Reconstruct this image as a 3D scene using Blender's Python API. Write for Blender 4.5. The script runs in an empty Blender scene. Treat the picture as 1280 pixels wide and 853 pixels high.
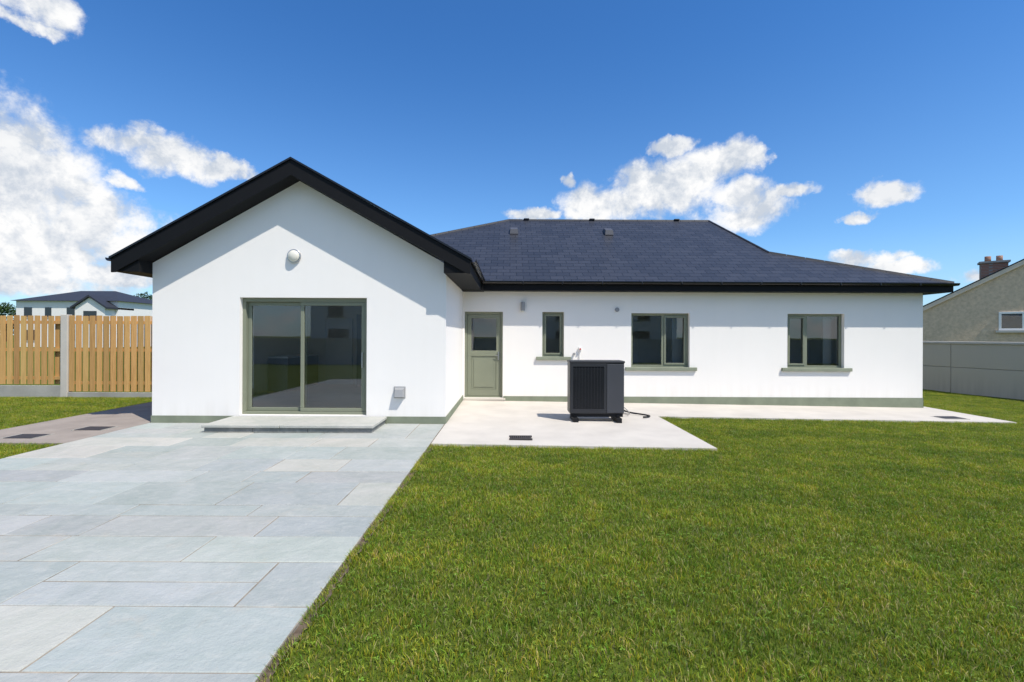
import bpy, bmesh, math, random
from mathutils import Matrix, Vector
random.seed(7)
S=bpy.context.scene
col=S.collection
F=604.0
# ------------------------------------------------------------ helpers
def empty(name):
    e=bpy.data.objects.new(name,None); col.objects.link(e); e.empty_display_size=.2; return e
def mesh_obj(name,verts,faces,mat=None,parent=None,uvs=None,smooth=False):
    me=bpy.data.meshes.new(name); me.from_pydata(verts,[],faces); me.update()
    if uvs:
        l=me.uv_layers.new(name='UVMap'); i=0
        for p in me.polygons:
            for li in p.loop_indices:
                l.data[li].uv=uvs[p.index][li-p.loop_start]
    ob=bpy.data.objects.new(name,me); col.objects.link(ob)
    if mat: me.materials.append(mat)
    if parent: ob.parent=parent
    if smooth:
        for p in me.polygons: p.use_smooth=True
    return ob
BF=[(0,1,2,3),(7,6,5,4),(0,4,5,1),(1,5,6,2),(2,6,7,3),(3,7,4,0)]
def bv(x0,x1,y0,y1,z0,z1):
    return [(x0,y0,z0),(x0,y1,z0),(x1,y1,z0),(x1,y0,z0),(x0,y0,z1),(x0,y1,z1),(x1,y1,z1),(x1,y0,z1)]
def box(name,x0,x1,y0,y1,z0,z1,mat,parent=None,bevel=0):
    ob=mesh_obj(name,bv(x0,x1,y0,y1,z0,z1),BF,mat,parent)
    if bevel:
        m=ob.modifiers.new('b','BEVEL'); m.width=bevel; m.segments=2
    return ob
def boxes(name,lst,mat,parent=None,bevel=0):
    V=[];Fa=[]
    for b in lst:
        o=len(V); V+=bv(*b); Fa+=[tuple(i+o for i in f) for f in BF]
    ob=mesh_obj(name,V,Fa,mat,parent)
    if bevel:
        m=ob.modifiers.new('b','BEVEL'); m.width=bevel; m.segments=2
    return ob
def prism(name,prof,y0,y1,mat,parent=None):
    n=len(prof)
    V=[(x,y0,z) for x,z in prof]+[(x,y1,z) for x,z in prof]
    Fa=[tuple(range(n)),tuple(range(2*n-1,n-1,-1))]+[(i,i+n,(i+1)%n+n,(i+1)%n) for i in range(n)]
    ob=mesh_obj(name,V,Fa,mat,parent)
    bm=bmesh.new(); bm.from_mesh(ob.data); bmesh.ops.recalc_face_normals(bm,faces=bm.faces); bm.to_mesh(ob.data); bm.free()
    return ob
def xprism(name,prof,x0,x1,mat,parent=None,smooth=False):
    n=len(prof)
    V=[(x0,y,z) for y,z in prof]+[(x1,y,z) for y,z in prof]
    Fa=[tuple(range(n)),tuple(range(2*n-1,n-1,-1))]+[(i,i+n,(i+1)%n+n,(i+1)%n) for i in range(n)]
    ob=mesh_obj(name,V,Fa,mat,parent)
    bm=bmesh.new(); bm.from_mesh(ob.data); bmesh.ops.recalc_face_normals(bm,faces=bm.faces); bm.to_mesh(ob.data); bm.free()
    return ob
def cyl(name,c,r,d,axis,mat,parent=None,seg=32,bevel=0,sx=1,sz=1):
    bm=bmesh.new(); bmesh.ops.create_cone(bm,cap_ends=True,segments=seg,radius1=r,radius2=r,depth=d)
    R={'Z':Matrix(),'Y':Matrix.Rotation(math.pi/2,4,'X'),'X':Matrix.Rotation(math.pi/2,4,'Y')}[axis]
    bmesh.ops.transform(bm,matrix=Matrix.Translation(c)@Matrix.Diagonal((sx,1,sz,1))@R,verts=bm.verts)
    me=bpy.data.meshes.new(name); bm.to_mesh(me); bm.free()
    ob=bpy.data.objects.new(name,me); col.objects.link(ob); me.materials.append(mat); ob.parent=parent
    if bevel:
        m=ob.modifiers.new('b','BEVEL'); m.width=bevel; m.segments=3; m.limit_method='ANGLE'
    for p in me.polygons: p.use_smooth=len(p.vertices)==4
    return ob
def tube(name,pts,r,mat,parent=None):
    cu=bpy.data.curves.new(name,'CURVE'); cu.dimensions='3D'; cu.bevel_depth=r; cu.bevel_resolution=3
    s=cu.splines.new('NURBS'); s.points.add(len(pts)-1)
    for i,p in enumerate(pts): s.points[i].co=(*p,1)
    s.use_endpoint_u=True; s.order_u=4
    ob=bpy.data.objects.new(name,cu); col.objects.link(ob); cu.materials.append(mat); ob.parent=parent; return ob
# ------------------------------------------------------------ materials
class NT:
    def __init__(s,nt): s.nt=nt
    def n(s,t,**k):
        x=s.nt.nodes.new(t)
        for a,b in k.items():
            if a.startswith('i_'):
                key=a[2:]; key=int(key) if key.isdigit() else key.replace('_',' ')
                if isinstance(b,bpy.types.NodeSocket): s.nt.links.new(b,x.inputs[key])
                else: x.inputs[key].default_value=b
            else: setattr(x,a,b)
        return x
    def math(s,op,a,b=None,clamp=False):
        x=s.nt.nodes.new('ShaderNodeMath'); x.operation=op; x.use_clamp=clamp
        for i,v in enumerate((a,b)):
            if v is None: continue
            if isinstance(v,bpy.types.NodeSocket): s.nt.links.new(v,x.inputs[i])
            else: x.inputs[i].default_value=v
        return x.outputs[0]
    def vm(s,op,a,b=None):
        x=s.nt.nodes.new('ShaderNodeVectorMath'); x.operation=op
        for i,v in enumerate((a,b)):
            if v is None: continue
            if isinstance(v,bpy.types.NodeSocket): s.nt.links.new(v,x.inputs[i])
            else: x.inputs[i].default_value=v
        return x.outputs['Value'] if op in('DOT_PRODUCT','LENGTH') else x.outputs[0]
    def mr(s,v,a,b,c=0.,d=1.,smooth=False):
        x=s.nt.nodes.new('ShaderNodeMapRange'); x.interpolation_type='SMOOTHSTEP' if smooth else 'LINEAR'
        s.nt.links.new(v,x.inputs[0])
        for i,q in enumerate((a,b,c,d)): x.inputs[i+1].default_value=q
        return x.outputs[0]
    def mix(s,f,a,b,blend='MIX'):
        x=s.nt.nodes.new('ShaderNodeMix'); x.data_type='RGBA'; x.blend_type=blend
        for i,v in ((0,f),(6,a),(7,b)):
            if isinstance(v,bpy.types.NodeSocket): s.nt.links.new(v,x.inputs[i])
            else:
                if i>0 and len(v)==3: v=(*v,1)
                x.inputs[i].default_value=v
        return x.outputs[2]
    def noise(s,vec,scale,detail=4,rough=.55,dist=0):
        x=s.n('ShaderNodeTexNoise',i_Scale=scale,i_Detail=detail,i_Roughness=rough,i_Distortion=dist)
        if vec is not None: s.nt.links.new(vec,x.inputs['Vector'])
        return x.outputs['Fac']
def new_mat(name):
    m=bpy.data.materials.new(name); m.use_nodes=True
    t=NT(m.node_tree); b=m.node_tree.nodes['Principled BSDF']; return m,t,b
def simple(name,c,rough=.5,spec=.5,metal=0,bump=0,bscale=200,var=.08,vscale=3):
    m,t,b=new_mat(name)
    p=t.n('ShaderNodeNewGeometry').outputs['Position']
    f=t.noise(p,vscale,5)
    k=t.mix(t.mr(f,.3,.7),[x*(1-var) for x in c],[min(1,x*(1+var)) for x in c])
    t.nt.links.new(k,b.inputs['Base Color'])
    b.inputs['Roughness'].default_value=rough; b.inputs['Metallic'].default_value=metal
    b.inputs['Specular IOR Level'].default_value=spec
    if bump:
        bp=t.n('ShaderNodeBump',i_Strength=bump,i_Distance=.01,i_Height=t.noise(p,bscale,3))
        t.nt.links.new(bp.outputs[0],b.inputs['Normal'])
    return m
def render_mat(name,c,dirt=(.45,.42,.36)):
    m,t,b=new_mat(name)
    p=t.n('ShaderNodeNewGeometry').outputs['Position']
    big=t.noise(p,.9,5,.6)
    st=t.vm('MULTIPLY',p,(7,7,.6)); streak=t.noise(st,1,4)
    z=t.n('ShaderNodeSeparateXYZ',i_0=p).outputs[2]
    low=t.mr(z,0.0,.45,1,0)
    k=t.mix(t.mr(big,.35,.7,0,.35),c,[x*.95 for x in c])
    f=t.math('MULTIPLY',t.math('ADD',t.math('MULTIPLY',low,.30),.03),t.mr(streak,.4,.75))
    k=t.mix(f,k,dirt)
    t.nt.links.new(k,b.inputs['Base Color']); b.inputs['Roughness'].default_value=.9
    b.inputs['Specular IOR Level'].default_value=.2
    h=t.math('ADD',t.noise(p,110,3),t.math('MULTIPLY',t.noise(p,3,3),1.5))
    bp=t.n('ShaderNodeBump',i_Strength=.3,i_Distance=.006,i_Height=h)
    t.nt.links.new(bp.outputs[0],b.inputs['Normal'])
    return m
M_wall=render_mat('white_render',(.89,.85,.80),(.62,.57,.48))
M_plinth=simple('sage_plinth',(.22,.245,.175),.85,.2,bump=.3,bscale=90,var=.15)
M_sage=simple('sage_frame',(.21,.225,.160),.4,.4,var=.04)
M_sill=simple('sage_sill',(.25,.27,.20),.8,.2,bump=.2,var=.1)
M_black=simple('black_upvc',(.006,.006,.007),.65,.2,var=.1)
M_gut=simple('black_gutter',(.009,.009,.011),.28,.45,var=.1)
M_conc=simple('concrete_pad',(.56,.515,.455),.9,.2,bump=.25,bscale=60,var=.08,vscale=1.6)
M_concg=simple('concrete_grey',(.36,.345,.31),.9,.2,bump=.4,bscale=30,var=.18,vscale=1.5)
M_path=simple('tarmac_path',(.31,.265,.23),.9,.2,bump=.5,bscale=80,var=.15,vscale=2)
M_hp=simple('pump_casing',(.022,.023,.027),.42,.45,var=.08)
M_hpl=simple('pump_panel',(.05,.052,.06),.45,.45,var=.05)
M_dark=simple('dark_grille',(.006,.006,.007),.6,.3)
M_iron=simple('cast_iron',(.045,.04,.04),.6,.4,bump=.4,bscale=60)
M_white=simple('white_plastic',(.78,.78,.76),.35,.5,var=.02)
M_lamp=simple('lamp_glass',(.72,.69,.60),.25,.5,var=.02)
M_grey=simple('grey_plastic',(.30,.30,.30),.45,.5,var=.03)
M_red=simple('red_plastic',(.55,.03,.02),.4,.5,var=.03)
M_steel=simple('steel',(.5,.5,.5),.3,.5,metal=1,var=.03)
M_int=simple('interior_wall',(.80,.78,.74),.9,.2,var=.03)
M_floor=simple('interior_floor',(.58,.53,.46),.3,.4,var=.06)
M_cab=simple('interior_cabinet',(.22,.23,.24),.5,.4,var=.05)
M_soil=simple('bare_soil',(.14,.105,.075),1,.1,bump=1,bscale=40,var=.35,vscale=12)
def slate():
    m,t,b=new_mat('slate_roof')
    uv=t.n('ShaderNodeUVMap').outputs[0]
    br=t.n('ShaderNodeTexBrick',offset=.5,i_Scale=1,i_Mortar_Size=.006,i_Mortar_Smooth=.2,i_Brick_Width=.33,i_Row_Height=.22,i_Bias=0.)
    br.inputs['Color1'].default_value=(.030,.032,.040,1); br.inputs['Color2'].default_value=(.046,.048,.058,1); br.inputs['Mortar'].default_value=(.005,.006,.008,1)
    t.nt.links.new(uv,br.inputs['Vector'])
    nz=t.noise(uv,.8,5)
    k=t.mix(t.mr(nz,.35,.8,0,.3),br.outputs['Color'],(.055,.057,.067))
    v=t.n('ShaderNodeSeparateXYZ',i_0=uv).outputs[1]
    saw=t.math('FRACT',t.math('DIVIDE',v,.22))
    t.nt.links.new(k,b.inputs['Base Color']); b.inputs['Roughness'].default_value=.45
    b.inputs['Specular IOR Level'].default_value=.35
    h=t.math('ADD',t.math('MULTIPLY',t.math('SUBTRACT',1,saw),1.2),t.math('MULTIPLY',br.outputs['Fac'],-.6))
    h=t.math('ADD',h,t.math('MULTIPLY',t.noise(uv,30,3),.12))
    bp=t.n('ShaderNodeBump',i_Strength=1.,i_Distance=.025,i_Height=h)
    t.nt.links.new(bp.outputs[0],b.inputs['Normal'])
    return m
M_slate=slate()
def glass():
    m=bpy.data.materials.new('window_glass'); m.use_nodes=True; t=NT(m.node_tree); m.node_tree.nodes.clear()
    o=t.n('ShaderNodeOutputMaterial')
    fr=t.n('ShaderNodeFresnel',i_IOR=1.5).outputs[0]
    fac=t.math('ADD',t.math('MULTIPLY',fr,2.0),.07,True)
    p=t.n('ShaderNodeNewGeometry').outputs['Position']
    bp=t.n('ShaderNodeBump',i_Strength=.03,i_Distance=.03,i_Height=t.noise(p,1.3,1))
    g=t.n('ShaderNodeBsdfGlossy',i_Roughness=.0); t.nt.links.new(bp.outputs[0],g.inputs['Normal'])
    tr=t.n('ShaderNodeBsdfTransparent'); tr.inputs[0].default_value=(.95,.96,.95,1)
    mx=t.n('ShaderNodeMixShader'); t.nt.links.new(fac,mx.inputs[0]); t.nt.links.new(tr.outputs[0],mx.inputs[1]); t.nt.links.new(g.outputs[0],mx.inputs[2])
    t.nt.links.new(mx.outputs[0],o.inputs[0]); return m
M_glass=glass()
def paving():
    m,t,b=new_mat('sandstone_slab')
    p=t.n('ShaderNodeNewGeometry').outputs['Position']
    a=t.n('ShaderNodeAttribute',attribute_name='Col').outputs['Color']
    n1=t.noise(p,1.7,8,.68,.8); n2=t.noise(t.vm('MULTIPLY',p,(9,16,9)),1,6,.65,.5)
    k=t.mix(t.mr(n1,.35,.68,0,.9),a,t.mix(1.,a,(.76,.81,.79),'MULTIPLY'))
    k=t.mix(t.mr(n2,.5,.8,0,.45),k,(.54,.525,.475))
    rust=t.noise(p,3.0,7,.72,1.2)
    k=t.mix(t.mr(rust,.56,.78,0,.45),k,(.46,.40,.32))
    sp=t.noise(p,70,3,.7)
    k=t.mix(t.mr(sp,.62,.8,0,.5),k,(.22,.22,.21))
    t.nt.links.new(k,b.inputs['Base Color'])
    t.nt.links.new(t.mr(n1,.3,.7,.6,.88),b.inputs['Roughness'])
    b.inputs['Specular IOR Level'].default_value=.22
    h=t.math('ADD',t.math('MULTIPLY',t.noise(p,5,5,.6),1.6),t.math('MULTIPLY',t.noise(p,50,4),.3))
    bp=t.n('ShaderNodeBump',i_Strength=.8,i_Distance=.016,i_Height=h)
    t.nt.links.new(bp.outputs[0],b.inputs['Normal']); return m
M_pave=paving()
M_grout=simple('sandy_grout',(.29,.25,.20),.95,.1,bump=.5,bscale=70,var=.45,vscale=3)
def timber():
    m,t,b=new_mat('fence_timber')
    a=t.n('ShaderNodeAttribute',attribute_name='Col').outputs['Color']
    p=t.n('ShaderNodeNewGeometry').outputs['Position']
    g=t.noise(t.vm('MULTIPLY',p,(60,60,2.5)),1,5,.6,.4)
    k=t.mix(t.mr(g,.4,.7,0,.6),a,t.mix(1.,a,(.6,.52,.45),'MULTIPLY'))
    t.nt.links.new(k,b.inputs['Base Color']); b.inputs['Roughness'].default_value=.75; return m
M_wood=timber()
def grass_mat():
    m,t,b=new_mat('grass_blade')
    a=t.n('ShaderNodeAttribute',attribute_name='Col').outputs['Color']
    p=t.n('ShaderNodeNewGeometry').outputs['Position']
    n=t.noise(p,.9,6,.68); n2=t.noise(p,3.2,6,.7)
    sx=t.n('ShaderNodeSeparateXYZ',i_0=p)
    s_=t.math('SINE',t.math('ADD',t.math('MULTIPLY',t.math('ADD',sx.outputs[1],t.math('MULTIPLY',sx.outputs[0],.10)),5.2),t.math('MULTIPLY',n,4)))
    k=t.mix(t.mr(n,.38,.64,0,1.),a,t.mix(1.,a,(.60,.72,.7),'MULTIPLY'))
    k=t.mix(t.mr(n2,.45,.72,0,.9),k,t.mix(1.,a,(1.6,1.3,1.2),'MULTIPLY'))
    k=t.mix(t.mr(s_,-.4,.4,0,.5,True),k,t.mix(1.,k,(1.35,1.25,1.1),'MULTIPLY'))
    t.nt.links.new(k,b.inputs['Base Color']); b.inputs['Roughness'].default_value=.45
    b.inputs['Specular IOR Level'].default_value=.3
    tl=t.n('ShaderNodeBsdfTranslucent'); t.nt.links.new(k,tl.inputs[0])
    mx=t.n('ShaderNodeMixShader',i_0=.42); t.nt.links.new(b.outputs[0],mx.inputs[1]); t.nt.links.new(tl.outputs[0],mx.inputs[2])
    t.nt.links.new(mx.outputs[0],t.nt.nodes['Material Output'].inputs[0]); return m
M_grass=grass_mat()
def ground_mat():
    m,t,b=new_mat('grass_ground')
    p=t.n('ShaderNodeNewGeometry').outputs['Position']
    n=t.noise(p,.25,5); n2=t.noise(p,20,5,.7)
    k=t.mix(t.mr(n,.35,.7),(.085,.125,.015),(.11,.145,.022))
    k=t.mix(t.mr(n2,.4,.7,0,.6),k,(.07,.065,.02))
    t.nt.links.new(k,b.inputs['Base Color']); b.inputs['Roughness'].default_value=1; b.inputs['Specular IOR Level'].default_value=.1
    bp=t.n('ShaderNodeBump',i_Strength=.8,i_Distance=.03,i_Height=n2)
    t.nt.links.new(bp.outputs[0],b.inputs['Normal']); return m
M_ground=ground_mat()
def gz(x): return -0.0125*min(max(0,x+1.16),15)
# ------------------------------------------------------------ ground
xs=[-600,-40,-1.16,3.08,13.84,60,600]; ys=[-600,-20,0,12,40,600]
V=[(x,y,gz(x)-.04) for y in ys for x in xs]; Fa=[]
for j in range(len(ys)-1):
    for i in range(len(xs)-1):
        a=j*len(xs)+i; Fa.append((a,a+1,a+1+len(xs),a+len(xs)))
mesh_obj('ground',V,Fa,M_ground)
# ---- grass
def blade(r,V,Fa,C,x,y,h,w,lean,la=None):
    a=r.uniform(0,2*math.pi); la=r.uniform(0,2*math.pi) if la is None else la
    dx,dy=math.cos(a)*w,math.sin(a)*w; lx,ly=math.cos(la)*lean,math.sin(la)*lean
    o=len(V)
    V+=[(x-dx,y-dy,-.003),(x+dx,y+dy,-.003),(x+dx*.8+lx*.35,y+dy*.8+ly*.35,h*.6),(x-dx*.8+lx*.35,y-dy*.8+ly*.35,h*.6),(x+lx,y+ly,h)]
    Fa+=[(o,o+1,o+2,o+3),(o+3,o+2,o+4)]
    q=r.random()
    if q<.12: c=(.52,.45,.19)
    elif q<.58: c=(.325*r.uniform(.7,1.35),.395*r.uniform(.8,1.2),.036)
    else: c=(.185*r.uniform(.7,1.35),.275*r.uniform(.8,1.2),.022)
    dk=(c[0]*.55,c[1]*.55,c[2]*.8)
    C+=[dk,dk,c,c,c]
def grass_patch(k,n):
    r=random.Random(100+k); V=[];Fa=[];C=[]
    cl=[(r.random(),r.random(),r.uniform(.02,.09),r.uniform(.6,1.6)) for _ in range(60)]
    for i in range(n):
        x=r.random(); y=r.random(); h=r.uniform(.020,.042); w=r.uniform(.0014,.0028)
        for c in cl:
            if (x-c[0])**2+(y-c[1])**2<c[2]**2: h*=c[3]; break
        blade(r,V,Fa,C,x,y,min(h,.062),w,r.uniform(.1,1.1)*h)
    for i in range(130):
        cx,cy=r.random(),r.random(); z=r.uniform(.016,.032); s=r.uniform(.004,.009); a0=r.uniform(0,6.28)
        c=(.26*r.uniform(.8,1.2),.38*r.uniform(.8,1.2),.055)
        for q in range(3):
            a=a0+q*2.09; px,py=cx+math.cos(a)*s,cy+math.sin(a)*s; o=len(V)
            V+=[(cx,cy,z),(px-math.sin(a)*s*.7,py+math.cos(a)*s*.7,z+.002),(cx+math.cos(a)*s*2,cy+math.sin(a)*s*2,z-.001),(px+math.sin(a)*s*.7,py-math.cos(a)*s*.7,z+.002)]
            Fa.append((o,o+1,o+2,o+3)); C+=[c]*4
    me=bpy.data.meshes.new('grass_patch'); me.from_pydata(V,[],Fa)
    at=me.color_attributes.new('Col','FLOAT_COLOR','POINT')
    at.data.foreach_set('color',[q for c in C for q in (*c,1)])
    me.materials.append(M_grass); return me
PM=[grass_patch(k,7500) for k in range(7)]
lawn=empty('lawn')
def lay(x0,x1,y0,y1,dens=None):
    nx=max(1,round((x1-x0))); ny=max(1,round((y1-y0))); sx=(x1-x0)/nx; sy=(y1-y0)/ny
    for i in range(nx):
        for j in range(ny):
            me=random.choice(PM); o=bpy.data.objects.new('grass_patch',me); col.objects.link(o); o.parent=lawn
            cx=x0+(i+.5)*sx; cy=y0+(j+.5)*sy
            fx=random.choice((1,-1)); fy=random.choice((1,-1))
            M=Matrix.Translation((cx,cy,gz(cx)-.038))@Matrix.Rotation(math.atan(.0125) if cx>-1.16 and cx<13.8 else 0,4,'Y')@Matrix.Diagonal((sx*fx,sy*fy,random.uniform(.95,1.05),1))@Matrix.Translation((-.5,-.5,0))
            o.matrix_world=M
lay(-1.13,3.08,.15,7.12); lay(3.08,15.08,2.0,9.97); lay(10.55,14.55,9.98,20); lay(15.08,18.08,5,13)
lay(-14.5,-8.52,6.1,12.4); lay(-8.52,-6.56,4.1,7.08); lay(-14.5,-8.52,4.1,6.1)
def edge(pts,n,nrm):
    r=random.Random(31); V=[];Fa=[];C=[]
    (ax,ay),(bx,by)=pts; L=math.hypot(bx-ax,by-ay)
    ph=[r.uniform(0,6.28) for _ in range(4)]
    for i in range(int(n*L)):
        u=r.random(); s=u*L
        wv=.5+.5*math.sin(s*3.1+ph[0])*math.sin(s*7.3+ph[1])+.3*math.sin(s*17+ph[2])
        if r.random()>wv+.15: continue
        off=r.uniform(-.03,.014+.02*max(0,wv-.6)); x=ax+(bx-ax)*u+nrm[0]*off; y=ay+(by-ay)*u+nrm[1]*off
        h=r.uniform(.025,.055); la=math.atan2(nrm[1],nrm[0])+r.gauss(0,.7)
        k=len(V); blade(r,V,Fa,C,x,y,h,r.uniform(.0014,.0026),h*r.uniform(.2,1.),la)
        for q in range(k,len(V)): V[q]=(V[q][0],V[q][1],V[q][2]+gz(x)-.036)
    ob=mesh_obj('grass_edge',V,Fa,M_grass,lawn); at=ob.data.color_attributes.new('Col','FLOAT_COLOR','POINT'); at.data.foreach_set('color',[q for c in C for q in (*c,1)])
edge(((-1.145,.3),(-1.145,7.12)),900,(-1,0)); edge(((-1.15,7.135),(3.08,7.135)),500,(0,1)); edge(((3.1,7.1),(3.1,9.97)),400,(-1,0)); edge(((3.08,9.985),(10.5,9.985)),350,(0,1))
edge(((-8.49,6),(-8.49,12.4)),350,(1,0)); edge(((-8.5,7.09),(-6.56,7.09)),350,(0,1))
V=[];Fa=[];r=random.Random(2); n=160
for i in range(n+1):
    y=.2+(7.14-.2)*i/n; V+=[(-1.175,y,-.026),(-1.12+r.uniform(-.012,.02),y,-.022+r.uniform(-.006,.006))]
    if i: o=2*i; Fa.append((o-2,o-1,o+1,o))
mesh_obj('soil_edge',V,Fa,M_soil,lawn)
# ---- patio
patio=empty('stone_patio')
r=random.Random(23); V=[];Fa=[];C=[]
y=8.76; x_l,x_r=-6.52,-1.17
while y>0.4:
    h=r.choice([.28,.43,.56,.56,.56,.70]) ; x=x_r-0
    y0=y-h; first=True
    while x>x_l+.05:
        w=r.choice([.60,.86,.86,1.15,1.15,1.4]); 
        if first: w=r.choice([.45,.86,1.15]); first=False
        if x-w<x_l+.35: w=x-x_l
        g=.0045; b=r.uniform(.92,1.07); tn=r.random()
        c=(.405,.418,.395) if tn<.55 else ((.43,.435,.405) if tn<.87 else (.49,.47,.42))
        c=tuple(q*b for q in c)
        cells=[(x-w,x,y0,y)]
        if h>.5 and r.random()<.15: cells=[(x-w,x,y0,y0+h/2),(x-w,x,y0+h/2,y)]
        for (a0,a1,b0,b1) in cells:
            zt=r.uniform(-.003,.0015); o=len(V)
            j=lambda:r.uniform(-.003,.003)
            e=.006
            V+=[(a0+g,b0+g,-.03),(a0+g,b1-g,-.03),(a1-g,b1-g,-.03),(a1-g,b0+g,-.03),
                (a0+g+j(),b0+g+j(),zt-e),(a0+g+j(),b1-g+j(),zt-e),(a1-g+j(),b1-g+j(),zt-e),(a1-g+j(),b0+g+j(),zt-e),
                (a0+g+e,b0+g+e,zt),(a0+g+e,b1-g-e,zt+r.uniform(-.002,.002)),(a1-g-e,b1-g-e,zt),(a1-g-e,b0+g+e,zt)]
            Fa+=[(o+8,o+11,o+10,o+9)]
            for q in range(4):
                n=(q+1)%4
                Fa+=[(o+q,o+n,o+4+n,o+4+q),(o+4+q,o+4+n,o+8+n,o+8+q)]
            c2=tuple(q*r.uniform(.98,1.02) for q in c)
            C+=[c2]*12
        x-=w
    y=y0
ob=mesh_obj('paving_slabs',V,Fa,M_pave,patio)
bm=bmesh.new(); bm.from_mesh(ob.data); bmesh.ops.recalc_face_normals(bm,faces=bm.faces); bm.to_mesh(ob.data); bm.free()
at=ob.data.color_attributes.new('Col','FLOAT_COLOR','POINT'); at.data.foreach_set('color',[q for c in C for q in (*c,1)])
box('grout_bed',-6.52,-1.17,.4,8.78,-.06,-.006,M_grout,patio)
# ---- concrete pad and path around the house
pad=empty('concrete_footpath')
out=[(-1.155,7.15),(3.08,7.15),(3.08,10.0),(10.5,10.0),(10.5,21),(10.2,21),(10.2,12.1),(-1.155,12.1)]
n=len(out); V=[(x,y,gz(x)+.002) for x,y in out]+[(x,y,gz(x)-.08) for x,y in out]
tri=[(0,1,2,7),(7,2,3,6),(6,3,4,5)]
mesh_obj('slab',V,tri+[(i,i+n,(i+1)%n+n,(i+1)%n) for i in range(n)],M_conc,pad)
box('side_path',-8.5,-6.53,7.1,12.45,-.07,-.004,M_path)
dr=empty('drain_cover')
boxes('grate',[(.02+i*.033,.042+i*.033,7.5,7.68,-.01,.012) for i in range(10)]+[(.0,.36,7.47,7.497,-.01,.014),(.0,.36,7.683,7.71,-.01,.014)],M_iron,dr)
box('pit',.01,.35,7.498,7.682,-.02,-.009,M_dark,dr)
for (x,y0) in ((-7.25,8.05),(-7.75,7.4)):
    d=empty('manhole_cover'); box('lid',x,x+.45,y0,y0+.3,-.01,.006,M_iron,d,.004); boxes('frame',[(x-.03,x-.004,y0-.03,y0+.33,-.01,.004),(x+.454,x+.48,y0-.03,y0+.33,-.01,.004)],M_concg,d)
d=empty('manhole_cover'); box('lid',9.3,9.75,10.3,10.6,gz(9.5)-.02,gz(9.5)+.014,M_iron,d,.004); box('frame',9.26,9.79,10.26,10.64,gz(9.5)-.02,gz(9.5)+.008,M_concg,d)
# ------------------------------------------------------------ house
H=empty('white_bungalow')
def wall_grid(name,x0,x1,z0,z1,y,holes,mat,th=.3,extra=None,swap=None):
    X=sorted({x0,x1,*[h[0] for h in holes],*[h[1] for h in holes]}); Z=sorted({z0,z1,*[h[2] for h in holes],*[h[3] for h in holes]})
    V=[];Fa=[]
    def q(p): o=len(V); V.extend(p); Fa.append(tuple(range(o,o+len(p))))
    for i in range(len(X)-1):
        for j in range(len(Z)-1):
            cx=(X[i]+X[i+1])/2; cz=(Z[j]+Z[j+1])/2
            if any(h[0]<cx<h[1] and h[2]<cz<h[3] for h in holes): continue
            q([(X[i],y,Z[j]),(X[i+1],y,Z[j]),(X[i+1],y,Z[j+1]),(X[i],y,Z[j+1])])
            q([(X[i],y+th,Z[j]),(X[i],y+th,Z[j+1]),(X[i+1],y+th,Z[j+1]),(X[i+1],y+th,Z[j])])
    for a,b,c,d in holes:
        q([(a,y,c),(a,y,d),(a,y+th,d),(a,y+th,c)]); q([(b,y,c),(b,y+th,c),(b,y+th,d),(b,y,d)])
        q([(a,y,d),(b,y,d),(b,y+th,d),(a,y+th,d)]); q([(a,y,c),(a,y+th,c),(b,y+th,c),(b,y,c)])
    if extra:
        q([(x,y,z) for x,z in extra]); q([(x,y+th,z) for x,z in extra][::-1])
    if swap: V=[(b_,a_,c__) for a_,b_,c__ in V]
    ob=mesh_obj(name,V,Fa,mat,H)
    bm=bmesh.new(); bm.from_mesh(ob.data); bmesh.ops.remove_doubles(bm,verts=bm.verts,dist=1e-4); bmesh.ops.recalc_face_normals(bm,faces=bm.faces); bm.to_mesh(ob.data); bm.free()
    return ob
YG=8.79; YM=12.0; GX0,GX1,GC=-6.5,-1.16,-3.83; T=.555
DOOR=(-4.91,-2.60,.14,2.28)
zr=4.68-.30-T*(GX1-GC)
wall_grid('gable_wall',GX0,GX1,.02,2.7,YG,[DOOR],M_wall,extra=[(GX0,2.7),(GX1,2.7),(GX1,zr),(GC,4.40),(GX0,zr)])
ADDED_WIN=(9.5,11.75,.3,2.25)  # out-of-view window opening, added to let daylight into the extension room
wall_grid('west_wall',YG+.301,21,.0,2.75,GX0,[ADDED_WIN],M_wall,th=.28,swap=True)
mesh_obj('extension_side_walls',[(GX1,YG,0),(GX1,YM,0),(GX1,YM,2.75),(GX1,YG,2.75),(GX0,YG,0),(GX0,YG+.301,0),(GX0,YG+.301,2.75),(GX0,YG,2.75)],[(0,1,2,3),(4,7,6,5)],M_wall,H)
W1=(.81,1.35,1.08,2.2); W2=(3.02,4.47,.83,2.18); W3=(6.9,8.31,.83,2.18); BD=(-1.12,-.17,.06,2.2)
wall_grid('rear_wall',GX1,10.26,-.2,2.75,YM,[BD,W1,W2,W3],M_wall)
mesh_obj('end_walls',[(10.26,YM,-.2),(10.26,20.6,-.2),(10.26,20.6,2.75),(10.26,YM,2.75),(GX0,20.6,-.2),(GX0,20.6,2.75)],[(0,1,2,3),(1,4,5,2)],M_wall,H)
boxes('plinth',[(GX0-.012,DOOR[0]-.1,YG-.014,YG-.001,-.05,.125),(DOOR[1]+.35,GX1+.012,YG-.014,YG-.001,-.05,.125),(GX1+.001,GX1+.013,YG,YM-.02,-.05,.125),(GX0-.013,GX0-.001,YG,12.45,-.05,.125),(BD[1]+.02,10.27,YM-.014,YM-.001,-.2,.105),(10.261,10.274,YM-.014,20.6,-.2,.105)],M_plinth,H)
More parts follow.
